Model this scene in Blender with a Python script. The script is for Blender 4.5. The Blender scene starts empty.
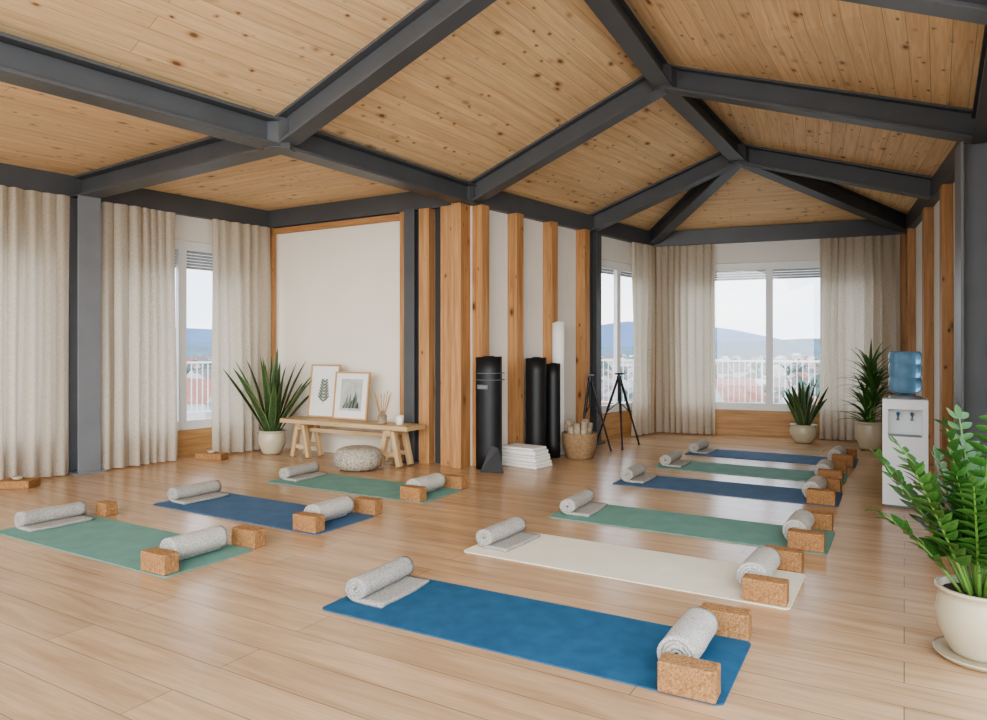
import bpy, math, random
from mathutils import Vector, Matrix, noise
random.seed(7)
TH=math.radians(30.4)
CT,ST=math.cos(TH),math.sin(TH)
def S(l,z,h=0.0):
    """camera-frame coordinates estimated from image pixels (metres right / ahead of the camera) -> room axes"""
    return Vector((l*CT-z*ST, l*ST+z*CT, h))
def lin(c):
    return tuple((x/12.92 if x<=0.04045 else ((x+0.055)/1.055)**2.4) for x in c)
def rgb(r,g,b):
    return lin((r/255,g/255,b/255))+(1.0,)
# ------------------------------------------------------------------ materials
class NT:
    def __init__(s,name,rough=0.6):
        s.m=bpy.data.materials.new(name); s.m.use_nodes=True
        s.t=s.m.node_tree; s.b=s.t.nodes['Principled BSDF']; s.b.inputs['Roughness'].default_value=rough
    def n(s,typ,attrs=None,**inp):
        nd=s.t.nodes.new(typ)
        for k,v in (attrs or {}).items(): setattr(nd,k,v)
        for k,v in inp.items():
            k=k.replace('_',' ')
            sock=nd.inputs[k]
            if hasattr(v,'is_output'): s.t.links.new(v,sock)
            else: sock.default_value=v
        return nd
    def l(s,a,b): s.t.links.new(a,b)
    def coord(s,kind='Object',scale=(1,1,1),rot=(0,0,0)):
        c=s.n('ShaderNodeTexCoord'); mp=s.n('ShaderNodeMapping')
        s.l(c.outputs[kind],mp.inputs['Vector']); mp.inputs['Scale'].default_value=scale; mp.inputs['Rotation'].default_value=rot
        return mp.outputs['Vector']
    def mix(s,f,a,b,mode='MIX'):
        nd=s.t.nodes.new('ShaderNodeMix'); nd.data_type='RGBA'; nd.blend_type=mode
        for sock,v in ((nd.inputs[0],f),(nd.inputs[6],a),(nd.inputs[7],b)):
            if hasattr(v,'is_output'): s.l(v,sock)
            else: sock.default_value=v
        return nd.outputs[2]
    def ramp(s,f,stops):
        nd=s.t.nodes.new('ShaderNodeValToRGB'); s.l(f,nd.inputs[0])
        e=nd.color_ramp.elements
        while len(e)<len(stops): e.new(0.5)
        for i,(p,c) in enumerate(stops):
            e[i].position=p; e[i].color=c if len(c)==4 else tuple(c)+(1,)
        return nd.outputs[0]
    def bump(s,h,st=0.3,d=0.01):
        nd=s.n('ShaderNodeBump',None,Strength=st,Distance=d); s.l(h,nd.inputs['Height']); s.l(nd.outputs[0],s.b.inputs['Normal'])
    def col(s,c): 
        if hasattr(c,'is_output'): s.l(c,s.b.inputs['Base Color'])
        else: s.b.inputs['Base Color'].default_value=c
def W(g): return (g,g,g,1)

def wood(name,light,dark,knot=None,row=None,bw=4.0,coord='UV',rough=0.55,kscale=4.5,grain=1.0,krad=0.07,mort=0.0025,offs=0.37,c2=0.82,mortc=0.35,spec=0.5):
    t=NT(name,rough)
    base=t.coord(coord)
    v1=t.coord(coord,(0.8,14*grain,14*grain)); v2=t.coord(coord,(2.5,70,70))
    n1=t.n('ShaderNodeTexNoise',None,Vector=v1,Scale=1.6,Detail=4.0,Roughness=0.6,Distortion=0.6)
    n2=t.n('ShaderNodeTexNoise',None,Vector=v2,Scale=1.5,Detail=3.0)
    c=t.ramp(n1.outputs[0],[(0.3,dark),(0.62,light)])
    fine=t.ramp(n2.outputs[0],[(0.3,W(0.88)),(0.7,W(1.04))])
    c=t.mix(1.0,c,fine,'MULTIPLY')
    if row:
        br=t.n('ShaderNodeTexBrick',{'offset':offs,'offset_frequency':2},Vector=base,Color1=W(1.0),Color2=W(c2),Mortar=W(mortc),Scale=1.0,Mortar_Size=mort,Mortar_Smooth=0.3,Bias=-0.1,Brick_Width=bw,Row_Height=row)
        c=t.mix(1.0,c,br.outputs['Color'],'MULTIPLY')
    if knot:
        nz=t.n('ShaderNodeTexNoise',None,Vector=base,Scale=9.0,Detail=2.0)
        add=t.mix(0.035,base,nz.outputs['Color'],'ADD')
        for kk,(sc,rad,rx) in enumerate(((kscale,krad,0.55),(kscale*1.9,krad*0.9,0.6))):
            mp=t.n('ShaderNodeMapping'); t.l(add,mp.inputs['Vector']); mp.inputs['Scale'].default_value=(rx,1,1); mp.inputs['Location'].default_value=(kk*3.1,kk*1.7,0)
            vo=t.n('ShaderNodeTexVoronoi',None,Vector=mp.outputs[0],Scale=sc,Randomness=1.0)
            f=t.ramp(vo.outputs['Distance'],[(0.0,W(1)),(rad*0.6,W(0.9)),(rad,W(0.35)),(rad*1.9,W(0))])
            c=t.mix(f,c,knot)
    t.col(c)
    t.b.inputs['Specular IOR Level'].default_value=spec
    t.bump(n1.outputs[0],0.12,0.004)
    return t.m

M={}
M['ceil']=wood('spruce_ceiling_boards',rgb(238,206,162),rgb(220,182,134),knot=rgb(124,76,42),row=0.125,bw=5.0,kscale=4.8,krad=0.11,c2=0.87,mort=0.0025,mortc=0.5,rough=0.6)
M['post']=wood('spruce_post_wood',rgb(192,146,100),rgb(160,114,72),knot=rgb(90,54,30),kscale=4.0,krad=0.10,rough=0.55)
M['floor']=wood('oak_floor_boards',rgb(208,174,137),rgb(186,150,113),knot=None,row=0.21,bw=2.4,coord='Object',rough=0.24,grain=0.6,c2=0.84,mort=0.0026,mortc=0.46,spec=0.5)
M['bench']=wood('bench_pale_wood',rgb(206,178,138),rgb(174,142,100),knot=rgb(120,80,45),kscale=3.0)
M['framewood']=wood('frame_wood',rgb(205,165,115),rgb(180,138,90))
M['sill']=wood('sill_wood',rgb(196,154,106),rgb(168,126,80))

def plain(name,c,rough=0.6,metal=0.0,var=0.0,vs=6.0,bump=0.0,bs=60.0,spec=0.5):
    t=NT(name,rough); t.b.inputs['Metallic'].default_value=metal; t.b.inputs['Specular IOR Level'].default_value=spec
    v=t.coord('Object')
    n=t.n('ShaderNodeTexNoise',None,Vector=v,Scale=vs,Detail=4.0)
    d=tuple(x*(1-var) for x in c[:3])+(1,); l=tuple(min(1,x*(1+var*0.6)) for x in c[:3])+(1,)
    t.col(t.ramp(n.outputs[0],[(0.3,d),(0.7,l)]))
    if bump:
        n2=t.n('ShaderNodeTexNoise',None,Vector=v,Scale=bs,Detail=3.0); t.bump(n2.outputs[0],bump,0.005)
    return t.m
M['steel']=plain('dark_steel',rgb(84,86,88),0.42,0.0,0.12,3)
M['column']=plain('grey_steel_column',rgb(128,131,134),0.45,0.0,0.1,3)
M['plaster']=plain('cream_plaster',rgb(230,222,208),0.85,0,0.03,2,0.1,40)
M['whitewall']=plain('white_board',rgb(228,224,216),0.8,0,0.04,2)
M['dark']=plain('dark_gap',rgb(62,60,58),0.8)
M['winframe']=plain('white_window_frame',rgb(232,232,230),0.4)
M['shutter']=plain('grey_shutter',rgb(165,167,167),0.5)
M['black']=plain('black_rubber',rgb(26,27,29),0.5,0,0.2,8,0.3,50)
M['blackmetal']=plain('black_metal',rgb(28,28,30),0.4)
M['label']=plain('grey_label',rgb(120,125,128),0.5)
M['white']=plain('white_paper',rgb(232,230,224),0.7)
M['print']=plain('sage_print',rgb(120,128,116),0.8,0,0.3,20)
M['printg']=plain('dark_print',rgb(75,82,78),0.8,0,0.3,20)
M['printl']=plain('pale_print',rgb(188,190,182),0.8,0,0.2,12)
M['pot']=plain('cream_ceramic',rgb(192,181,155),0.3,0,0.08,5)
M['soil']=plain('soil',rgb(62,46,34),0.9,0,0.3,30,0.6)
M['plastic']=plain('white_plastic',rgb(222,224,224),0.35)
M['greypl']=plain('grey_plastic',rgb(120,125,130),0.4)
M['mat_blue']=plain('blue_mat_rubber',rgb(52,98,130),0.75,0,0.16,9,0.35,200,0.25)
M['mat_navy']=plain('navy_mat_rubber',rgb(78,108,138),0.75,0,0.12,6,0.25,200,0.25)
M['mat_green']=plain('sage_mat_rubber',rgb(116,156,144),0.75,0,0.10,6,0.25,200,0.25)
M['mat_cream']=plain('cream_mat_rubber',rgb(234,227,206),0.75,0,0.05,6,0.25,200,0.25)
M['terrace']=plain('terrace_paving',rgb(170,168,165),0.8,0,0.1,3)
M['rail']=plain('white_rail',rgb(225,226,228),0.5)
M['roofred']=plain('red_roof_tile',rgb(152,104,90),0.8,0,0.2,1)
M['roofbrown']=plain('brown_roof_tile',rgb(122,112,108),0.8,0,0.2,1)
M['house']=plain('house_render',rgb(190,190,188),0.8,0,0.1,0.2)
M['trees']=plain('tree_foliage',rgb(84,102,90),0.9,0,0.35,0.3)
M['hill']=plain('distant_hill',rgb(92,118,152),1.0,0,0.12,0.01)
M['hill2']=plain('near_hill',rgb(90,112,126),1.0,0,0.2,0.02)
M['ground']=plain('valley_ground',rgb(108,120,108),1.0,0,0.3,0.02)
M['wicker']=plain('wicker',rgb(150,122,90),0.8,0,0.3,30,0.5,80)
M['log']=plain('birch_log',rgb(165,150,130),0.8,0,0.35,25,0.5,60)
M['reed']=plain('reed_stick',rgb(190,150,105),0.7)
M['stem']=plain('plant_stem',rgb(96,132,58),0.5)
def terry(name,c,d,scale=180):
    t=NT(name,0.95); v=t.coord('Object'); t.b.inputs['Specular IOR Level'].default_value=0.1
    n=t.n('ShaderNodeTexNoise',None,Vector=v,Scale=scale,Detail=2.0)
    t.col(t.ramp(n.outputs[0],[(0.35,d),(0.62,c)])); t.bump(n.outputs[0],1.0,0.008); return t.m
M['towel']=terry('grey_towel_terry',rgb(204,199,190),rgb(146,140,132))
M['towel2']=terry('light_towel_terry',rgb(220,215,204),rgb(166,160,150))
M['pouf']=terry('pouf_knit',rgb(190,182,166),rgb(144,136,122),60)
def cork():
    t=NT('cork',0.85); v=t.coord('Object'); t.b.inputs['Specular IOR Level'].default_value=0.15
    vo=t.n('ShaderNodeTexVoronoi',None,Vector=v,Scale=150.0); n=t.n('ShaderNodeTexNoise',None,Vector=v,Scale=60.0,Detail=4.0)
    a=t.ramp(vo.outputs['Color'],[(0.0,rgb(136,98,64)),(0.5,rgb(168,126,86)),(1.0,rgb(188,146,104))])
    b=t.ramp(n.outputs[0],[(0.35,W(0.78)),(0.6,W(1.0))])
    t.col(t.mix(1.0,a,b,'MULTIPLY')); t.bump(n.outputs[0],0.4,0.003); return t.m
M['cork']=cork()
def curtain_mat():
    t=NT('linen_curtain',0.95); t.b.inputs['Specular IOR Level'].default_value=0.05
    v=t.coord('UV',(420,30,1)); v2=t.coord('UV',(30,420,1))
    n=t.n('ShaderNodeTexNoise',None,Vector=v,Scale=1.0,Detail=2.0); n2=t.n('ShaderNodeTexNoise',None,Vector=v2,Scale=1.0,Detail=2.0)
    a=t.mix(0.5,n.outputs[0],n2.outputs[0])
    c=t.ramp(a,[(0.38,rgb(200,187,168)),(0.62,rgb(230,220,203))])
    t.col(c)
    tr=t.n('ShaderNodeBsdfTranslucent'); t.l(c,tr.inputs[0])
    mx=t.n('ShaderNodeMixShader'); mx.inputs[0].default_value=0.5
    t.l(t.b.outputs[0],mx.inputs[1]); t.l(tr.outputs[0],mx.inputs[2])
    t.l(mx.outputs[0],t.t.nodes['Material Output'].inputs[0]); t.bump(a,0.15,0.001)
    return t.m
M['curtain']=curtain_mat()
def leafmat(name,c,edge,mid):
    t=NT(name,0.38)
    uv=t.n('ShaderNodeTexCoord'); sp=t.n('ShaderNodeSeparateXYZ'); t.l(uv.outputs['UV'],sp.inputs[0])
    n=t.n('ShaderNodeTexNoise',None,Vector=t.coord('UV',(3,26,1)),Scale=1.0,Detail=2.0)
    b=t.ramp(n.outputs[0],[(0.35,c),(0.65,mid)])
    e=t.ramp(sp.outputs[0],[(0.0,W(1)),(0.08,W(1)),(0.12,W(0)),(0.88,W(0)),(0.92,W(1))])
    t.col(t.mix(e,b,edge)); return t.m
M['snake']=leafmat('snake_leaf',rgb(50,76,46),rgb(118,134,80),rgb(76,102,66))
M['drac']=leafmat('palm_leaf',rgb(62,98,50),rgb(92,128,64),rgb(88,124,64))
M['zz']=leafmat('zz_leaf',rgb(46,84,36),rgb(60,102,44),rgb(70,112,50))
def glass():
    t=NT('window_glass'); t.t.nodes.remove(t.b)
    a=t.n('ShaderNodeBsdfTransparent'); g=t.n('ShaderNodeBsdfGlossy'); g.inputs['Roughness'].default_value=0.0
    mx=t.n('ShaderNodeMixShader'); mx.inputs[0].default_value=0.04
    t.l(a.outputs[0],mx.inputs[1]); t.l(g.outputs[0],mx.inputs[2]); t.l(mx.outputs[0],t.t.nodes['Material Output'].inputs[0]); return t.m
M['glass']=glass()
def bottlemat(name,c,tr=0.5):
    t=NT(name,0.08); t.col(c); t.b.inputs['Transmission Weight'].default_value=tr; t.b.inputs['IOR'].default_value=1.2; return t.m
M['bottle']=bottlemat('blue_bottle',rgb(140,185,216),0.65)
M['clear']=bottlemat('amber_glass',rgb(205,190,170),0.7)

# ------------------------------------------------------------------ mesh builder
T=Matrix.Translation
def RZ(a): return Matrix.Rotation(a,4,'Z')
def RX(a): return Matrix.Rotation(a,4,'X')
def RY(a): return Matrix.Rotation(a,4,'Y')
class MB:
    def __init__(s): s.v=[];s.f=[];s.mi=[];s.uv=[];s.mats=[];s.sm=[]
    def mat(s,k):
        m=M[k]
        if m not in s.mats: s.mats.append(m)
        return s.mats.index(m)
    def face(s,pts,k,uv=None,sm=False):
        b=len(s.v); s.v+= [Vector(p) for p in pts]; s.f.append(list(range(b,b+len(pts)))); s.mi.append(s.mat(k)); s.uv.append(uv or [(p[0],p[1]) for p in pts]); s.sm.append(sm)
    def box(s,Mx,size,k):
        """box centred in x,y,z of Mx; uv in metres, u along its longest edge"""
        sx,sy,sz=[d/2 for d in size]; b=len(s.v); mi=s.mat(k)
        C=[Vector((x,y,z)) for x in(-sx,sx) for y in(-sy,sy) for z in(-sz,sz)]
        s.v+=[Mx@c for c in C]
        F=[(0,1,3,2,0),(4,6,7,5,0),(0,4,5,1,1),(2,3,7,6,1),(0,2,6,4,2),(1,5,7,3,2)]
        o=random.random()*7
        for a,c,d,e,ax in F:
            axs=[i for i in range(3) if i!=ax]; axs.sort(key=lambda i:-size[i])
            s.f.append([b+a,b+c,b+d,b+e]); s.mi.append(mi); s.sm.append(False)
            s.uv.append([(C[i][axs[0]]+o,C[i][axs[1]]+ax*0.37+o) for i in(a,c,d,e)])
    def grid(s,P,k,uv=None,closed=False,sm=True):
        """P rows of points"""
        b=len(s.v); r=len(P); c=len(P[0]); mi=s.mat(k)
        for row in P: s.v+=[Vector(p) for p in row]
        for i in range(r-1):
            for j in range(c if closed else c-1):
                j2=(j+1)%c
                s.f.append([b+i*c+j,b+i*c+j2,b+(i+1)*c+j2,b+(i+1)*c+j]); s.mi.append(mi); s.sm.append(sm)
                if uv: s.uv.append([uv(i,j),uv(i,j+1),uv(i+1,j+1),uv(i+1,j)])
                else: s.uv.append([(j/c,i/r),((j+1)/c,i/r),((j+1)/c,(i+1)/r),(j/c,(i+1)/r)])
    def lathe(s,Mx,prof,k,n=32,cap=True):
        P=[[Mx@Vector((r*math.cos(2*math.pi*j/n),r*math.sin(2*math.pi*j/n),z)) for j in range(n)] for r,z in prof]
        s.grid(P,k,closed=True)
    def tube(s,pts,r,k,n=8,r2=None):
        pts=[Vector(p) for p in pts]; P=[]
        for i,p in enumerate(pts):
            d=(pts[min(i+1,len(pts)-1)]-pts[max(i-1,0)]).normalized()
            a=d.cross(Vector((0,0,1)));
            if a.length<0.01: a=Vector((1,0,0))
            a.normalize(); bb=d.cross(a); rr=r if r2 is None else r+(r2-r)*i/(len(pts)-1)
            P.append([p+a*rr*math.cos(2*math.pi*j/n)+bb*rr*math.sin(2*math.pi*j/n) for j in range(n)])
        s.grid(P,k,closed=True)
        for row,rev in((P[0],False),(P[-1],True)): s.face(row if rev else row[::-1],k)
    def build(s,name,origin=None,bevel=0,solid=0,subsurf=0,rot=0.0):
        if origin is None:
            xs=[p.x for p in s.v];ys=[p.y for p in s.v];zs=[p.z for p in s.v]
            origin=Vector(((min(xs)+max(xs))/2,(min(ys)+max(ys))/2,min(zs)))
        origin=Vector(origin)
        Mi=(T(origin)@RZ(rot)).inverted()
        me=bpy.data.meshes.new(name); me.from_pydata([tuple(Mi@p) for p in s.v],[],s.f)
        for m in s.mats: me.materials.append(m)
        me.polygons.foreach_set('material_index',s.mi); me.polygons.foreach_set('use_smooth',s.sm)
        ul=me.uv_layers.new(name='UVMap'); fl=[c for f in s.uv for p in f for c in p]; ul.data.foreach_set('uv',fl)
        me.update(); ob=bpy.data.objects.new(name,me); bpy.context.collection.objects.link(ob)
        ob.location=origin; ob.rotation_euler=(0,0,rot)
        if solid:
            md=ob.modifiers.new('s','SOLIDIFY'); md.thickness=solid; md.offset=0
        if bevel:
            md=ob.modifiers.new('b','BEVEL'); md.width=bevel; md.segments=2; md.limit_method='ANGLE'
        if subsurf:
            md=ob.modifiers.new('ss','SUBSURF'); md.levels=subsurf; md.render_levels=subsurf
        return ob

# ------------------------------------------------------------------ plan
LW=(-8.7,1.97); Pc=(-4.37,7.40); P1=(-2.96,9.24); P2=(-0.26,7.71); P3=(2.45,10.92); P4=(5.75,9.65); E=(3.78,5.36); Nn=(2.51,3.36); N2=(1.20,1.20)
A=(-1.70,5.55); L=(-3.15,3.64); L2=(-5.6,1.0); Wa=(1.31,9.57); Wb=(4.72,7.43)
EH=2.98; WH=2.87
Cc=(1.61,6.57,3.83); D=(2.98,8.48,3.65); Fz=(0.40,4.51,4.0); K=(-1.5,1.2,4.1)
class Seg:
    def __init__(s,p,q):
        a=S(*p);b=S(*q);d=(b-a);s.len=d.length;s.ang=math.atan2(d.y,d.x);s.M=T(a)@RZ(s.ang)
    def at(s,u,v,z): return s.M@T((u,v,z))
sLW=Seg(LW,Pc); sL=Seg(Pc,P1); sC=Seg(P1,P2); sH=Seg(P2,P3); sB=Seg(P3,P4); sR=Seg(P4,E); sR2=Seg(E,Nn)

def poly(name,pts,k,z=0,th=0.15):
    mb=MB(); top=[Vector(p) for p in pts]; bot=[p-Vector((0,0,th)) for p in top]
    mb.face(top[::-1],k); mb.face(bot,k)
    for i in range(len(top)):
        j=(i+1)%len(top); mb.face([top[i],top[j],bot[j],bot[i]],k)
    return mb.build(name,origin=(0,0,0))
def off(seg,u,v): return seg.M@Vector((u,v,0))
fl=[off(sLW,0,0.2),off(sLW,sLW.len,0.2),off(sL,sL.len+0.2,0.2),off(sC,sC.len-0.2,0.2),off(sH,sH.len+.1,0.2),off(sB,sB.len+0.1,0.2),off(sR,sR.len,0.2),S(1.3,-0.3),S(-0.5,-3.0),S(-7,-3.0)]
poly('floor',fl,'floor')

def wall(name,seg,k,openings=(),z1=WH,th=0.15,base=None,ext=0):
    mb=MB(); us=[-ext]
    for o in openings: us+=[o[0],o[1]]
    us.append(seg.len+ext)
    def bx(a,b,z0,zz,kk=k):
        if b-a>0.01 and zz-z0>0.01: mb.box(seg.at((a+b)/2,th/2,(z0+zz)/2),(b-a,th,zz-z0),kk)
    for i in range(0,len(us)-1,2): bx(us[i],us[i+1],0,z1)
    for (a,b,z0,zz) in openings: bx(a,b,0,z0,base or k); bx(a,b,zz,z1)
    mb.build(name)
wall('wall_left_near',sLW,'whitewall',[(2.0,4.2,0.32,2.55),(4.5,6.7,0.32,2.55)],base='sill')
wall('wall_left',sL,'whitewall',[(0.25,2.05,0.32,2.58)],base='sill')
wall('wall_cream',sC,'plaster',ext=0.0)
wall('wall_hall_left',sH,'whitewall',[(2.62,3.98,0.37,2.55)],base='sill')
wall('wall_back',sB,'whitewall',[(0.3,3.15,0.37,2.57)],base='sill')
wall('wall_right',sR,'whitewall')
wall('wall_right_near',sR2,'whitewall')

wn=[0]
def window(seg,u0,u1,z0,z1,panes=2,shutter=0.2):
    wn[0]+=1; mb=MB(); f=0.06; v=0.08
    w=u1-u0; c=(u0+u1)/2; e=0.002
    mb.box(seg.at(c,v,z0+f/2+e),(w-2*e,0.08,f),'winframe'); mb.box(seg.at(c,v,z1-f/2-e),(w-2*e,0.08,f),'winframe')
    for u in (u0+f/2+e,u1-f/2-e): mb.box(seg.at(u,v,(z0+z1)/2),(f,0.08,z1-z0-2*e-2*f),'winframe')
    pw=(w-2*f)/panes; zt=z1-f
    for i in range(panes):
        a=u0+f+pw*i; b=a+pw; g=0.05
        for u in(a+g/2,b-g/2): mb.box(seg.at(u,v-0.01,(z0+f+zt)/2),(g,0.06,zt-z0-f),'winframe')
        for z in(z0+f+g/2,zt-g/2): mb.box(seg.at((a+b)/2,v-0.01,z),(pw-2*g,0.06,g),'winframe')
        mb.box(seg.at((a+b)/2,v,(z0+zt+f)/2),(pw-2*g,0.006,zt-z0-f-2*g),'glass')
    ns=int(shutter/0.035)
    for i in range(ns): mb.box(seg.at(c,v+0.06,z1-f-0.02-i*0.037),(w-2*f,0.012,0.033),'shutter')
    mb.build('window_%d'%wn[0])
window(sLW,2.0,4.2,0.32,2.55); window(sLW,4.5,6.7,0.32,2.55)
window(sL,0.25,2.05,0.32,2.58,2,0.26)
window(sH,2.62,3.98,0.37,2.55,2,0.12)
window(sB,0.3,3.15,0.37,2.57,2,0.18)

# ------------------------------------------------------------------ roof
UP=Vector((0,0,1))
def panel(pts,udir):
    P=[S(p[0],p[1],(p[2] if len(p)>2 else EH)+0.11) for p in pts]
    n=Vector((0,0,0))
    for i in range(len(P)): n+=(P[i]-P[0]).cross(P[(i+1)%len(P)]-P[0])
    n.normalize()
    if n.z>0: P=P[::-1]; n=-n
    u=(S(*udir[1][:2])-S(*udir[0][:2])); u=(u-n*u.dot(n)).normalized(); v=n.cross(u)
    o=random.random()*9
    return P,[(p.dot(u)+o,p.dot(v)+o) for p in P]
mb=MB()
B3=P2
for pts,ud in [((B3,Cc,Fz,A),(A,B3)),((A,Fz,K,L2,L),(L,A)),((B3,Cc,D,Wa),(B3,P3)),((Wa,D,P3),(B3,P3)),((P3,D,P4),(P3,P4)),((P4,D,Wb),(E,P4)),((Wb,D,Cc,E),(E,P4)),((E,Cc,Fz,Nn),(Nn,E)),((Nn,Fz,K,N2),(N2,Nn)),((A,B3,P1,Pc),(P1,B3)),((Pc,LW,L2,L,A),(LW,Pc))]:
    P,uv=panel(pts,ud)
    for i in range(1,len(P)-1): mb.face([P[0],P[i],P[i+1]],'ceil',[uv[0],uv[i],uv[i+1]])
    Q=[p+UP*0.08 for p in P]
    for i in range(1,len(P)-1): mb.face([Q[0],Q[i+1],Q[i]],'ceil',[uv[0],uv[i+1],uv[i]])
mb.build('ceiling')

def beam(p,q,w=0.2,d=0.22,solid=False,ext=0.0,dz=0.0):
    a=S(p[0],p[1],(p[2] if len(p)>2 else EH)+dz); b=S(q[0],q[1],(q[2] if len(q)>2 else EH)+dz)
    x=(b-a); ln=x.length; x.normalize(); y=UP.cross(x).normalized(); z=x.cross(y)
    Mx=Matrix(((x.x,y.x,z.x,0),(x.y,y.y,z.y,0),(x.z,y.z,z.z,0),(0,0,0,1))); c=(a+b)/2; Mx=T(c)@Mx
    mb=MB(); ln+=ext
    if solid: mb.box(Mx,(ln,w,d),'steel')
    else:
        mb.box(Mx@T((0,0,d/2-0.012)),(ln,w,0.024),'steel'); mb.box(Mx@T((0,0,-d/2+0.012)),(ln,w,0.024),'steel'); mb.box(Mx,(ln,0.03,d-0.05),'steel')
    mb.build('roof_beam',bevel=0.003)
for p,q in [(A,B3),(L,A),(L2,L),(A,Pc),(E,Nn),(Nn,N2)]: beam(p,q,ext=0.05)
for p,q in [(LW,Pc),(Pc,P1),(P1,B3),(B3,P3),(P3,P4),(P4,E)]: beam(p,q,w=0.16,solid=True,ext=0.1)
for p,q in [(B3,Cc),(Cc,E),(A,Fz),(Fz,Nn),(D,Wa),(D,Wb),(D,P3),(D,P4),(Cc,D),(Fz,Cc),(K,Fz),(L2,K)]: beam(p,q,w=0.17,ext=0.05)
def joint(p,r=0.12,h=0.235,rot=0.0):
    mb=MB(); c=S(p[0],p[1],(p[2] if len(p)>2 else EH))
    mb.lathe(T(c)@RZ(rot),[(0,-h/2),(r,-h/2),(r,h/2),(0,h/2)],'steel',8)
    for i in range(len(mb.sm)): mb.sm[i]=False
    mb.build('beam_joint')
for p in (A,L,Cc,D,Fz): joint(p,0.12)

def column(M0,w=0.2,k='column',h=WH):
    mb=MB(); t=0.02
    mb.box(M0@T((0,w/2-t/2,h/2)),(w,t,h),k); mb.box(M0@T((0,-w/2+t/2,h/2)),(w,t,h),k); mb.box(M0@T((0,0,h/2)),(t,w-2*t,h),k)
    mb.box(M0@T((0,0,0.01)),(w+0.08,w+0.08,0.02),k)
    mb.build('steel_column',bevel=0.002)
column(sL.at(0.0,-0.12,0),0.22)
column(sC.at(2.40,-0.1,0),0.14,'steel')
column(sH.at(2.46,-0.08,0),0.12,'steel')
column(sR.at(sR.len-0.0,-0.06,0),0.26)

def post(seg,u,w=0.14,d=0.12,k='post',name='timber_post',z1=WH):
    mb=MB(); mb.box(seg.at(u,-d/2-0.002,z1/2),(w,d,z1),k); mb.build(name,bevel=0.004)
post(sC,0.09,0.09,0.07); post(sC,2.24,0.09,0.07)
mb=MB(); mb.box(sC.at(1.165,-0.036,WH-0.05),(2.05,0.06,0.07),'post'); mb.build('trim_1',bevel=0.004)
post(sC,2.57,0.14,0.12); post(sC,2.88,0.17,0.12); post(sC,3.05,0.12,0.2)
mb=MB(); mb.box(sC.at(2.72,-0.012,WH/2),(0.13,0.02,WH),'dark'); mb.build('gap_shade_strip')  # dark strip coloured to stand for the shade in the gap between posts
for u in (0.10,0.72,1.42,2.16): post(sH,u,0.13,0.14)
post(sH,2.58,0.05,0.05)
post(sL,0.14,0.06,0.08); post(sL,sL.len-0.1,0.06,0.05); post(sLW,sLW.len-0.2,0.08,0.08)
post(sB,0.06,0.06,0.06); post(sB,sB.len-0.12,0.1,0.08)
for t in (0.10,0.42,0.68,0.86): post(sR,t*sR.len,0.16,0.09)

# ------------------------------------------------------------------ curtains
def curtain(seg,u0,u1,v=-0.19,z0=0.015,z1=2.85,ph=0.0):
    mb=MB(); nx=int((u1-u0)/0.01); nz=18; P=[]
    for i in range(nz+1):
        t=i/nz; z=z0+(z1-z0)*t; row=[]
        for j in range(nx+1):
            u=u0+(u1-u0)*j/nx
            k=u*2*math.pi/0.118+2.2*math.sin(u*5.1+ph)+0.9*math.sin(u*13+ph*2)+0.6*math.sin(t*3+u*3+ph)
            amp=0.030+0.013*math.sin(u*11+ph)+ (0.010*(1-t))
            if t>0.96: amp*=0.7
            w=amp*(math.sin(k)+0.3*math.sin(2*k+ph+t*2))+0.014*math.sin(u*9+t*5+ph)
            row.append(seg.M@Vector((u+0.012*math.cos(k),v+w*0.95,z)))
        P.append(row)
    mb.grid(P,'curtain',uv=lambda i,j:(j*0.012,i*0.16))
    mb.build('linen_curtain')
curtain(sLW,sLW.len-2.1,sLW.len-0.18,ph=1.0)
curtain(sLW,sLW.len-4.6,sLW.len-3.2,ph=1.4)
curtain(sL,0.14,0.96,ph=2.0)
curtain(sL,1.40,2.22,ph=0.3)
curtain(sH,3.42,4.08,v=-0.14,ph=3.0)
curtain(sB,0.12,0.98,ph=4.0,v=-0.15)
curtain(sB,2.38,3.40,ph=5.0,v=-0.15)

# ------------------------------------------------------------------ exterior
def strip(seg,u0,u1,v0,v1,name):
    mb=MB(); mb.box(seg.at((u0+u1)/2,(v0+v1)/2,-0.12),(u1-u0,v1-v0,0.1),'terrace'); mb.build(name)
strip(sL,-6,6,0.25,4.6,'terrace_slab'); strip(sB,-3.0,8,0.25,4.6,'terrace_slab')
def railing(seg,u0,u1,v):
    mb=MB(); c=(u0+u1)/2; w=u1-u0; z0=-0.07
    mb.box(seg.at(c,v,1.03),(w,0.05,0.04),'rail'); mb.box(seg.at(c,v,0.1),(w,0.04,0.03),'rail')
    n=int(w/0.11)
    for i in range(n+1): mb.box(seg.at(u0+w*i/n,v,0.56),(0.016,0.016,0.92),'rail')
    for i in range(int(w/1.5)+1): mb.box(seg.at(u0+0.02+i*1.5,v,(z0+1.05)/2),(0.04,0.04,1.05-z0),'rail')
    mb.build('balcony_railing')
railing(sL,-6,5.9,4.4); railing(sB,-2.9,7.9,4.4)
def gable(mb,c,a,w,d,h,rh,roof):
    Mx=T(c)@RZ(a); mb.box(Mx@T((0,0,h/2)),(w,d,h),'house')
    e=0.4
    p=[Mx@Vector(q) for q in((-w/2-e,-d/2-e,h-0.1),(w/2+e,-d/2-e,h-0.1),(w/2+e,d/2+e,h-0.1),(-w/2-e,d/2+e,h-0.1),(-w/2-e,0,h+rh),(w/2+e,0,h+rh))]
    mb.face([p[0],p[1],p[5],p[4]],roof); mb.face([p[2],p[3],p[4],p[5]],roof); mb.face([p[0],p[4],p[3]],'house'); mb.face([p[1],p[2],p[5]],'house')
G=-22
mb=MB()
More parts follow.
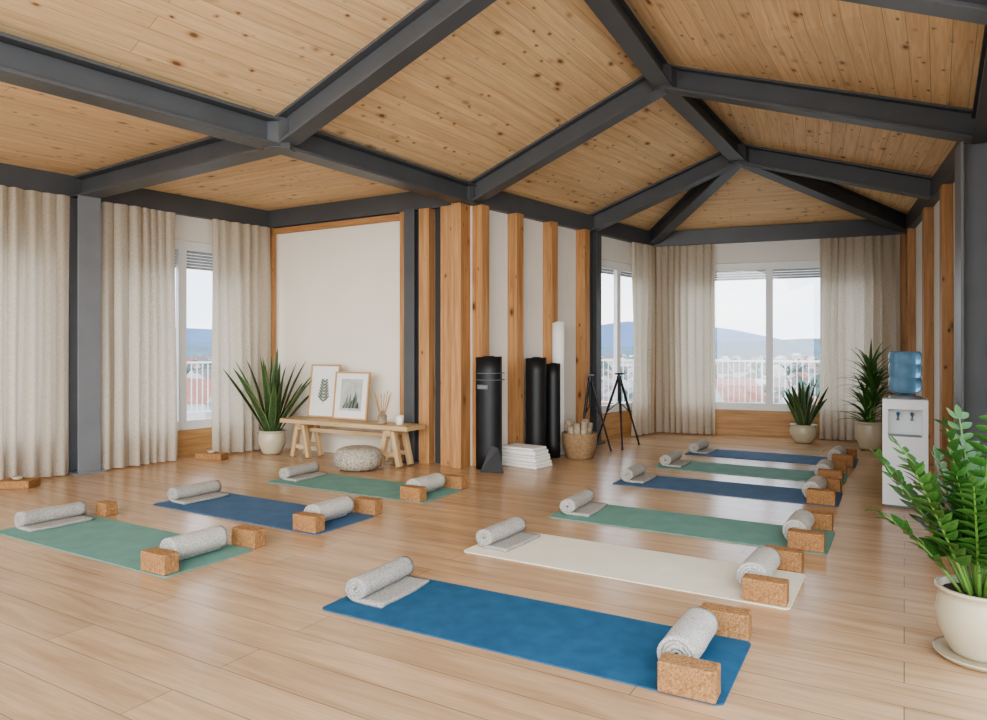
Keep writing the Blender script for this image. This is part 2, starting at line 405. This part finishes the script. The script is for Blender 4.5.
for i in range(1100):
    a=random.uniform(-1.1,0.9); r=95+ 720*random.random()**1.1
    p=S(r*math.sin(a),r*math.cos(a),G+ max(0,(r-250))*0.012)
    gable(mb,p,random.random()*3,random.uniform(7,12),random.uniform(7,9),random.uniform(4,9),random.uniform(2,4),random.choice(['roofred','roofbrown','roofbrown','roofbrown','house']))
gable(mb,S(34,100,-13),0.9,7,6,7.0,3.0,'roofred'); gable(mb,S(-41,98,-13),0.2,7,6,7.0,3.0,'roofred')
for i in range(1900):
    a=random.uniform(-1.1,0.9); r=40+650*random.random(); h=random.uniform(6,12); w=random.uniform(2.5,5)
    p=S(r*math.sin(a),r*math.cos(a),G+max(0,(r-250))*0.012)
    mb.lathe(T(p)@RZ(random.random()*3),[(0.3,0),(0.4,h*0.25),(w,h*0.4),(w*1.1,h*0.6),(w*0.7,h*0.85),(0.05,h)],'trees',7)
mb.build('distant_town')
mb=MB()
mb.face([S(-3000,10,G),S(3000,10,G),S(3000,4000,G),S(-3000,4000,G)],'ground'); mb.build('valley_ground')
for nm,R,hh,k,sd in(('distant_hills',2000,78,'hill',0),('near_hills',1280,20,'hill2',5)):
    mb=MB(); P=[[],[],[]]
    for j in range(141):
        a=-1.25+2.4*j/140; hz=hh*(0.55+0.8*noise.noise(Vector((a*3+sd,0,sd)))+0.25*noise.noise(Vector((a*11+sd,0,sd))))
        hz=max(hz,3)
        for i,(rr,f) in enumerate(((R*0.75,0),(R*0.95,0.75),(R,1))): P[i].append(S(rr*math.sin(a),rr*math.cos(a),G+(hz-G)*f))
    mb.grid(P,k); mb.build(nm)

# ------------------------------------------------------------------ yoga kit
def L2W(l,z,u=0,v=0,h=0):
    p=S(l,z); return Vector((p.x+u,p.y+v,h))
def mat(l,z,k,ln=1.88,w=0.62,rot=0.0):
    c=L2W(l,z); mb=MB(); r=0.03; pts=[]
    for cx,cy,a0 in((ln/2-r,w/2-r,0),(-ln/2+r,w/2-r,90),(-ln/2+r,-w/2+r,180),(ln/2-r,-w/2+r,270)):
        for i in range(6):
            a=math.radians(a0+i*18); pts.append((cx+r*math.cos(a),cy+r*math.sin(a)))
    Mx=T(c)@RZ(rot)
    top=[Mx@Vector((x,y,0.007)) for x,y in pts]; bot=[Mx@Vector((x,y,0.001)) for x,y in pts]
    mb.face(top,k); mb.face(bot[::-1],k)
    for i in range(len(pts)): j=(i+1)%len(pts); mb.face([bot[i],bot[j],top[j],top[i]],k)
    mb.build('yoga_mat',origin=c,rot=rot)
def towel(c,R=0.07,ln=0.4,rot=0.0,flap=0.0,sq=0.85,k='towel',turns=4.0):
    mb=MB(); n=110; prof=[]
    th=R/(turns+0.4); r0=th*0.5
    for i in range(n+1):
        t=i/n; a=-math.pi/2-(1-t)*turns*2*math.pi; r=r0+(R-th*0.5-r0)*t
        prof.append((r*math.cos(a),r*math.sin(a)*sq))
    zb=prof[-1][1]
    if flap:
        for i in range(1,10): prof.append((flap*i/9,zb-th*0.10*min(1,i/3)))
    low=min(p[1] for p in prof)-th*0.42
    P=[]; m=14; sd=random.random()*50
    for j in range(m+1):
        y=-ln/2+ln*j/m; s=1.0-0.05*math.cos(2*math.pi*j/m)*0.5; row=[]
        for i,(x,z) in enumerate(prof):
            e=0.006*noise.noise(Vector((x*14+sd,y*9,z*14)))
            dy=0.012*noise.noise(Vector((i*0.05+sd,0,0))) if j in(0,m) else 0
            row.append(Vector((x*s+e,y+dy,(z-low)+ (e if z>zb+0.03 else 0))))
        P.append(row)
    Mx=T(c)@RZ(rot); P=[[Mx@p for p in r] for r in P]
    mb.grid(P,k); mb.build('rolled_towel',origin=c,rot=rot,solid=th*0.8)
def block(c,size=(0.215,0.10,0.115),rot=0.0,name='cork_block'):
    mb=MB(); mb.box(T(c)@RZ(rot)@T((0,0,size[2]/2)),size,'cork'); mb.build(name,origin=c,rot=rot,bevel=0.006)
mats=[(0.137,3.28,'mat_blue',0.02),(0.794,4.232,'mat_cream',-0.01),(1.413,5.15,'mat_green',0.0),(2.127,6.47,'mat_navy',0.01),(2.69,7.39,'mat_green',-0.01),(3.284,8.34,'mat_navy',0.0),(-2.53,4.71,'mat_green',0.0),(-1.871,5.595,'mat_navy',0.0),(-1.244,6.586,'mat_green',0.01)]
for i,(l,z,k,rt) in enumerate(mats):
    ln=1.94 if (i<4 or i==6) else 1.86
    mat(l,z,k,ln,0.63,rt)
    e=ln/2
    towel(L2W(l,z,-e+0.10,0.03,0.008),0.074,0.44,random.uniform(-.06,.06),0.17,0.85,'towel',3.0)
    towel(L2W(l,z,e-0.20,0.03,0.008),0.088,0.38,random.uniform(-.06,.06),0.0,0.92,'towel2',4.0)
    block(L2W(l,z,e-0.125,-0.262,0.0078),rot=random.uniform(-.04,.04))
    block(L2W(l,z,e-0.13,0.380,0.0005),rot=random.uniform(-.04,.04))
block(L2W(-2.53,4.71,-0.80,0.40,0.0005),(0.13,0.1,0.10))
block(S(-3.30,8.20,0.0005),(0.34,0.16,0.07),0.3); block(S(-4.45,6.55,0.0005),(0.3,0.2,0.07),0.6)
for (l,z) in((-3.30,8.20),(-4.45,6.55)):
    mb=MB(); mb.lathe(T(S(l,z,0.071)),[(0.0,0),(0.035,0),(0.05,0.02),(0.045,0.03),(0.035,0.012),(0,0.01)],'pot',20); mb.build('incense_dish')

# ------------------------------------------------------------------ bench group
bc=sC.at(1.73,-0.40,0)
mb=MB(); BL=1.88; BD=0.34; BH=0.46
mb.box(bc@T((0,-BD/4-0.002,BH-0.025)),(BL,BD/2-0.004,0.05),'bench'); mb.box(bc@T((0,BD/4+0.002,BH-0.025)),(BL,BD/2-0.004,0.05),'bench')
for sx in(-1,1):
    x=sx*(BL/2-0.28)
    mb.box(bc@T((x,0,BH-0.085)),(0.07,BD-0.04,0.07),'bench')
    for sy in(-1,1):
        for dx in (-1,1):
            mb.box(bc@T((x+dx*0.085,sy*0.10,(BH-0.05)/2))@RY(-dx*0.22),(0.055,0.06,BH-0.07),'bench')
    for sy in(-1,1): mb.box(bc@T((x,sy*0.10,0.14)),(0.24,0.03,0.05),'bench')
mb.box(bc@T((0,0,BH-0.13)),(BL-0.6,0.04,0.05),'bench')
mb.build('wooden_bench',bevel=0.004)
def picture(u,w,h,kind,dv=0.0,lean=-0.12):
    Mx=sC.at(u,-0.27+dv,BH+0.004)@RX(lean)
    mb=MB(); f=0.02
    mb.box(Mx@T((0,0,f/2)),(w,0.022,f),'framewood'); mb.box(Mx@T((0,0,h-f/2)),(w,0.022,f),'framewood')
    for s in(-1,1): mb.box(Mx@T((s*(w/2-f/2),0,h/2)),(f,0.022,h-2*f),'framewood')
    mb.box(Mx@T((0,0.004,h/2)),(w-2*f,0.008,h-2*f),'white')
    y=-0.002
    if kind==0:
        def leafp(x,z,a,ln,wd,k):
            pts=[]
            for i in range(12):
                t=2*math.pi*i/12; px=ln/2*(1+math.cos(t)); pz=wd*math.sin(t)*0.5
                pts.append(Mx@Vector((x+px*math.cos(a)-pz*math.sin(a),y,z+px*math.sin(a)+pz*math.cos(a))))
            mb.face(pts[::-1],k)
        mb.box(Mx@T((0.0,y,h*0.5)),(0.006,0.001,h*0.5),'print')
        for i in range(7):
            z=h*(0.30+0.06*i)
            for s in(0.7,math.pi-0.7): leafp(0,z,s,0.12-0.009*i,0.030,'print')
    else:
        mb.box(Mx@T((0,y,h*0.52)),(w*0.62,0.001,h*0.66),'printl')
        for i in range(9):
            pts=[Mx@Vector((x,y-0.002-0.0002*i,z)) for x,z in((-0.12+0.024*i,h*0.24),(-0.06+0.024*i,h*0.24),(-0.085+0.024*i+0.01,h*(0.36+0.3*random.random())))]
            mb.face(pts,'print' if i%2 else 'printg')
    mb.build('framed_picture')
picture(1.18,0.46,0.64,0); picture(1.65,0.52,0.56,1,dv=-0.045)
mb=MB(); dc=sC.at(2.22,-0.42,BH+0.001)
mb.lathe(dc,[(0,0),(0.045,0),(0.05,0.01),(0.05,0.09),(0.02,0.115),(0.018,0.14),(0.02,0.142),(0.014,0.142)],'clear',24)
for i in range(8):
    a=i*0.8; mb.tube([dc@Vector((0.01*math.cos(a),0.01*math.sin(a),0.03)),dc@Vector((0.10*math.cos(a),0.10*math.sin(a),0.32+0.02*(i%3)))],0.0045,'reed',6)
mb.build('reed_diffuser')
mb=MB(); mb.lathe(sC.at(2.46,-0.42,BH+0.001),[(0,0),(0.042,0),(0.043,0.10),(0.038,0.10),(0.037,0.06),(0,0.06)],'white',24); mb.build('candle_jar')
mb=MB(); P=[]
pc=T(S(-1.45,7.50,0.001))
prof=[(0.01,0.0),(0.15,0.0),(0.215,0.02),(0.25,0.07),(0.258,0.12),(0.25,0.17),(0.215,0.22),(0.15,0.24),(0.05,0.243),(0.0,0.235)]
for r,z in prof: P.append([pc@Vector((r*(1+0.012*math.cos(16*2*math.pi*j/96))*math.cos(2*math.pi*j/96),r*(1+0.012*math.cos(16*2*math.pi*j/96))*math.sin(2*math.pi*j/96),z)) for j in range(96)])
mb.grid(P,'pouf',closed=True); mb.build('floor_pouf')

# ------------------------------------------------------------------ rolls, boxes, basket, tripods
def roll(c,R,h,k,lean=0.0,az=0.0,label=False,turns=5,name='rolled_mat'):
    mb=MB(); n=120; prof=[]
    for i in range(n+1):
        t=i/n; a=t*turns*2*math.pi; r=0.02+(R-0.02)*t; prof.append((r*math.cos(a),r*math.sin(a)))
    Mx=T(c)@RZ(az)@RY(lean); P=[]
    for j in range(8): P.append([Mx@Vector((x,y,h*j/7+ (0.02*math.sin(i*0.06) if j==7 else 0))) for i,(x,y) in enumerate(prof)])
    mb.grid(P,k); th=(R-0.02)/turns*0.6
    if label:
        Q=[[Mx@Vector(((R+0.012)*math.cos(a),(R+0.012)*math.sin(a),z)) for a in [math.radians(x) for x in range(0,361,15)]] for z in(h*0.80,h*0.805,h*0.86,h*0.865)]
        mb.grid(Q[:2],'label'); mb.grid(Q[2:],'label'); Q2=[[Mx@Vector(((R+0.012)*math.cos(math.radians(a)),(R+0.012)*math.sin(math.radians(a)),z)) for a in range(-110,-60,5)] for z in(h*0.72,h*0.76)]; mb.grid(Q2,'label')
    mb.build(name,solid=th)
roll(S(-0.045,7.58,0.004),0.15,1.19,'black',label=True)
roll(S(0.50,8.22,0.004),0.125,1.17,'black',turns=4)
roll(S(0.71,8.34,0.004),0.09,1.10,'black',turns=4)
roll(S(0.80,8.60,0.004),0.08,1.60,'white',turns=4)
mb=MB(); c=S(0.34,7.76)
z=0.001
for i,(w,d,h,r) in enumerate(((0.54,0.32,0.035,0.03),(0.53,0.31,0.03,-0.02),(0.50,0.30,0.04,0.04),(0.49,0.30,0.025,0.0),(0.46,0.28,0.045,0.06),(0.42,0.27,0.03,0.02))):
    mb.box(T(c)@RZ(-0.15+r)@T((0,0,z+h/2)),(w,d,h),'white'); z+=h+0.002
mb.build('folded_blanket_stack',bevel=0.008)
mb=MB(); q=T(S(-0.02,7.30,0.002))@RZ(0.3)
mb.face([q@Vector(p) for p in((-0.12,0,0),(0.13,0,0),(0.05,0.1,0.24),(-0.03,0.1,0.26))],'black'); mb.build('yoga_strap_bag',solid=0.02)
mb=MB(); bq=T(S(1.02,8.30,0.002)); P=[]
for i in range(17):
    z=0.30*i/16; r=0.15+0.05*math.sin(z/0.30*1.9)
    P.append([bq@Vector(((r+0.007*((-1)**(i+j)))*math.cos(2*math.pi*j/40),(r+0.007*((-1)**(i+j)))*math.sin(2*math.pi*j/40),z)) for j in range(40)])
mb.grid(P,'wicker',closed=True)
mb.lathe(bq,[(0,0.0),(0.15,0.0),(0.15,0.02),(0,0.02)],'wicker')
for i in range(9):
    a=i*2*math.pi/9; rr=0.1 if i else 0
    mb.tube([bq@Vector((rr*0.6*math.cos(a),rr*0.6*math.sin(a),0.03)),bq@Vector((rr*1.3*math.cos(a),rr*1.3*math.sin(a),0.38+0.03*(i%3)))],0.035,'log',10)
mb.build('log_basket',solid=0.004)
def tripod(c,h,sp,rot):
    mb=MB(); Mx=T(c)@RZ(rot)
    mb.tube([Mx@Vector((0,0,h-0.35)),Mx@Vector((0,0,h))],0.016,'blackmetal',10)
    mb.tube([Mx@Vector((0,0,h-0.08)),Mx@Vector((0,0,h-0.02))],0.03,'blackmetal',12)
    mb.box(Mx@T((0,0,h+0.01)),(0.10,0.07,0.02),'blackmetal')
    for i in range(3):
        a=i*2*math.pi/3
        f=Mx@Vector((sp*math.cos(a),sp*math.sin(a),0.01)); t=Mx@Vector((0.02*math.cos(a),0.02*math.sin(a),h-0.06)); m=t.lerp(f,0.5)
        mb.tube([t,m],0.017,'blackmetal',8); mb.tube([m,f],0.012,'blackmetal',8)
        mb.tube([m,Mx@Vector((0,0,h-0.36))],0.006,'blackmetal',6)
        mb.tube([f-Vector((0,0,0.009)),f+Vector((0,0,0.012))],0.016,'blackmetal',8)
    mb.build('tripod_stand')
tripod(S(1.22,8.85),0.95,0.26,0.4); tripod(S(1.66,9.25),0.95,0.33,1.0)

# ------------------------------------------------------------------ plants
def pot(mb,Mx,R,H,k='pot',saucer=False):
    z0=0.002
    if saucer:
        mb.lathe(Mx,[(0,0.001),(R*0.9,0.001),(R*1.05,0.02),(R*1.08,0.03),(R*1.0,0.025),(0,0.015)],k,40); z0=0.018
    mb.lathe(Mx,[(0,z0),(R*0.62,z0),(R*0.72,z0+H*0.08),(R*0.98,H*0.42),(R*1.03,H*0.65),(R*0.95,H*0.85),(R*0.93,H*0.93),(R*1.03,H*0.96),(R*1.03,H),(R*0.92,H),(R*0.88,H*0.9),(0,H*0.9)],k,40)
    mb.lathe(Mx,[(0,H*0.915),(R*0.88,H*0.91)],'soil',24)
def blade(mb,o,az,lean,ln,w,bend,k,n=10,fold=0.25,twist=0.0,prof=None):
    p=Vector(o); a=lean; P=[]; d=ln/n
    for i in range(n+1):
        t=i/n; ww=w*(prof(t) if prof else min(1,0.55+t*1.5)*(1-t**3.5)+0.002)
        out=Vector((math.cos(az),math.sin(az),0)); side=Vector((-math.sin(az+twist*t),math.cos(az+twist*t),0))
        dr=out*math.sin(a)+UP*math.cos(a); nr=out*math.cos(a)-UP*math.sin(a)
        P.append([p-side*ww/2-nr*fold*ww*0.5,p,p+side*ww/2-nr*fold*ww*0.5])
        p=p+dr*d; a+=bend/n
    mb.grid(P,k,uv=lambda i,j:(j/2,i/n))
def snake(c,R,H,n,h0,h1,spread=0.35,w=0.07):
    mb=MB(); Mx=T(c); pot(mb,Mx,R,H)
    for i in range(n):
        az=i*2.399; f=(i+0.5)/n; r=R*0.55*f**0.5
        o=c+Vector((r*math.cos(az),r*math.sin(az),H*0.9))
        blade(mb,o,az+random.uniform(-.3,.3),0.04+spread*f,random.uniform(h0,h1)*(1-0.15*f),w*random.uniform(0.8,1.15),random.uniform(0.0,0.3),'snake',10,0.5,random.uniform(-1.2,1.2))
    mb.build('potted_snake_plant',origin=c)
snake(S(-2.72,8.60,0.002),0.165,0.29,25,0.84,1.10,0.60,0.10)
snake(S(4.26,9.62,0.002),0.17,0.25,17,0.54,0.76,0.52,0.085)
def dracaena(c,R,H):
    mb=MB(); Mx=T(c); pot(mb,Mx,R,H)
    for ci,(dx,dy,hh) in enumerate(((0,0,0.62),(0.05,0.04,0.40),(-0.05,0.03,0.2))):
        top=c+Vector((dx,dy,H+hh)); mb.tube([c+Vector((dx*.6,dy*.6,H*0.9)),top],0.018,'stem',8)
        for i in range(36):
            az=i*2.399; f=i/36
            blade(mb,top-UP*(0.26*f),az,0.15+1.0*f,random.uniform(0.38,0.56),0.045,random.uniform(0.5,1.3),'drac',8,0.4,0,lambda t:min(1,0.5+t*2)*(1-t**2.2)+0.01)
    mb.build('potted_dracaena',origin=c)
dracaena(S(4.82,8.95,0.002),0.175,0.36)
def zz(c,R,H):
    mb=MB(); pot(mb,T(c),R,H,saucer=True)
    n=26
    for i in range(n):
        az=i*2.399; f=(i+0.5)/n; ln=random.uniform(0.60,0.82)*(1-0.32*f); a=0.03+0.55*f; bend=random.uniform(0.05,0.5)
        p=c+Vector((R*0.45*f*math.cos(az),R*0.45*f*math.sin(az),H*0.9)); pts=[p.copy()]; dirs=[]; m=15
        out=Vector((math.cos(az),math.sin(az),0)); aa=a
        for j in range(m):
            d=out*math.sin(aa)+UP*math.cos(aa); p=p+d*ln/m; pts.append(p.copy()); dirs.append((d,out*math.cos(aa)-UP*math.sin(aa))); aa+=bend/m
        mb.tube(pts,0.008,'stem',6,0.003)
        side=Vector((-math.sin(az),math.cos(az),0))
        for j in range(3,m):
            d,nr=dirs[j]
            for s in(-1,1):
                dirv=(side*s*0.8+d*0.6+nr*random.uniform(-.45,.45)).normalized(); L_=random.uniform(0.08,0.108)*(1-0.35*(j/m)**3); wd=L_*0.46
                upv=dirv.cross(d*0.9+nr*0.3)
                if upv.length<0.05: upv=nr
                acr=dirv.cross(upv.normalized()).normalized(); nn=acr.cross(dirv)
                P=[]; o=pts[j+1]
                for q in range(7):
                    t=q/6; ww=wd*math.sin(math.pi*(0.04+0.96*t)**0.8)*0.5+0.0005
                    cc=o+dirv*L_*t-nn*0.012*t*t
                    P.append([cc-acr*ww+nn*ww*0.25,cc,cc+acr*ww+nn*ww*0.25])
                mb.grid(P,'zz',uv=lambda i,j:(j/2,i/6))
        blade(mb,pts[-1],az,aa,0.07,0.03,0.2,'zz',5,0.2,0,lambda t:math.sin(math.pi*(0.05+0.94*t)))
    mb.build('potted_zz_plant',origin=c)
zz(S(2.03,2.92,0.002),0.158,0.30)

# ------------------------------------------------------------------ water dispenser
mb=MB(); wc=T(S(3.41,5.80,0.002)); w=0.32;d=0.33;h=0.88
mb.box(wc@T((0,0,0.01)),(w-0.04,d-0.04,0.02),'greypl')
mb.box(wc@T((0,0,0.30)),(w,d,0.56),'plastic')
mb.box(wc@T((0.0,0.05,0.69)),(w,d-0.10,0.22),'plastic')
for s in(-1,1): mb.box(wc@T((s*(w/2-0.02),-d/2+0.05,0.69)),(0.04,0.10,0.22),'plastic')
mb.box(wc@T((0,0,0.84)),(w,d,0.08),'plastic')
mb.box(wc@T((0,-d/2+0.05,0.585)),(w-0.1,0.09,0.01),'greypl')
for s,k in((-0.05,'bottle'),(0.05,'greypl')): mb.tube([wc@Vector((s,-d/2+0.1,0.76)),wc@Vector((s,-d/2+0.03,0.76)),wc@Vector((s,-d/2+0.03,0.71))],0.014,k,8)
mb.lathe(wc@T((0,0,0.88)),[(0.12,0),(0.12,0.02),(0.06,0.03),(0.0,0.03)],'greypl')
mb.lathe(wc@T((0,0,0.90)),[(0.03,0.012),(0.05,0.02),(0.11,0.04),(0.12,0.06),(0.12,0.14),(0.114,0.15),(0.114,0.16),(0.12,0.17),(0.12,0.25),(0.114,0.26),(0.114,0.27),(0.12,0.28),(0.12,0.35),(0.105,0.37),(0,0.365)],'bottle',36)
mb.build('water_dispenser')

# ------------------------------------------------------------------ sky & light
w=bpy.data.worlds.new('World'); bpy.context.scene.world=w; w.use_nodes=True; nt=w.node_tree; bg=nt.nodes['Background']
tc=nt.nodes.new('ShaderNodeTexCoord'); sp=nt.nodes.new('ShaderNodeSeparateXYZ'); nt.links.new(tc.outputs['Generated'],sp.inputs[0])
cr=nt.nodes.new('ShaderNodeValToRGB'); nt.links.new(sp.outputs[2],cr.inputs[0])
e=cr.color_ramp.elements; e[0].position=0.0; e[0].color=(0.74,0.84,0.95,1); e[1].position=0.35; e[1].color=(0.60,0.77,1.0,1)
mpn=nt.nodes.new('ShaderNodeMapping'); mpn.inputs['Scale'].default_value=(1,1,5); nt.links.new(tc.outputs['Generated'],mpn.inputs[0])
nz=nt.nodes.new('ShaderNodeTexNoise'); nz.inputs['Scale'].default_value=2.5; nz.inputs['Detail'].default_value=6; nt.links.new(mpn.outputs[0],nz.inputs['Vector'])
cr2=nt.nodes.new('ShaderNodeValToRGB'); nt.links.new(nz.outputs[0],cr2.inputs[0]); cr2.color_ramp.elements[0].position=0.42; cr2.color_ramp.elements[1].position=0.68
mx=nt.nodes.new('ShaderNodeMix'); mx.data_type='RGBA'; nt.links.new(cr2.outputs[0],mx.inputs[0]); nt.links.new(cr.outputs[0],mx.inputs[6]); mx.inputs[7].default_value=(1,0.99,0.97,1)
nt.links.new(mx.outputs[2],bg.inputs[0]); bg.inputs[1].default_value=3.3
# broad low fill sun, added behind the unwalled rear to brighten the room
sd=bpy.data.lights.new('fill_sun','SUN'); sd.energy=2.8; sd.angle=math.radians(50); sd.color=(1.0,0.97,0.92)
so=bpy.data.objects.new('fill_sun',sd); bpy.context.collection.objects.link(so); so.location=S(0,-6,4)
dv=S(0.12,1.0,0); dv.z=-0.20; so.rotation_euler=dv.to_track_quat('-Z','Y').to_euler()
try:
    bpy.context.scene.view_settings.view_transform='AgX'
    bpy.context.scene.view_settings.look='AgX - Medium High Contrast'
except Exception as ex: print(ex)

cam=bpy.data.cameras.new('camera'); co=bpy.data.objects.new('camera',cam); bpy.context.collection.objects.link(co)
co.location=(0,0,1.3); co.rotation_euler=(math.pi/2,0,TH); cam.sensor_width=36; cam.lens=700/987*36; cam.shift_y=-12/987; cam.clip_end=6000; cam.clip_start=0.05
bpy.context.scene.camera=co
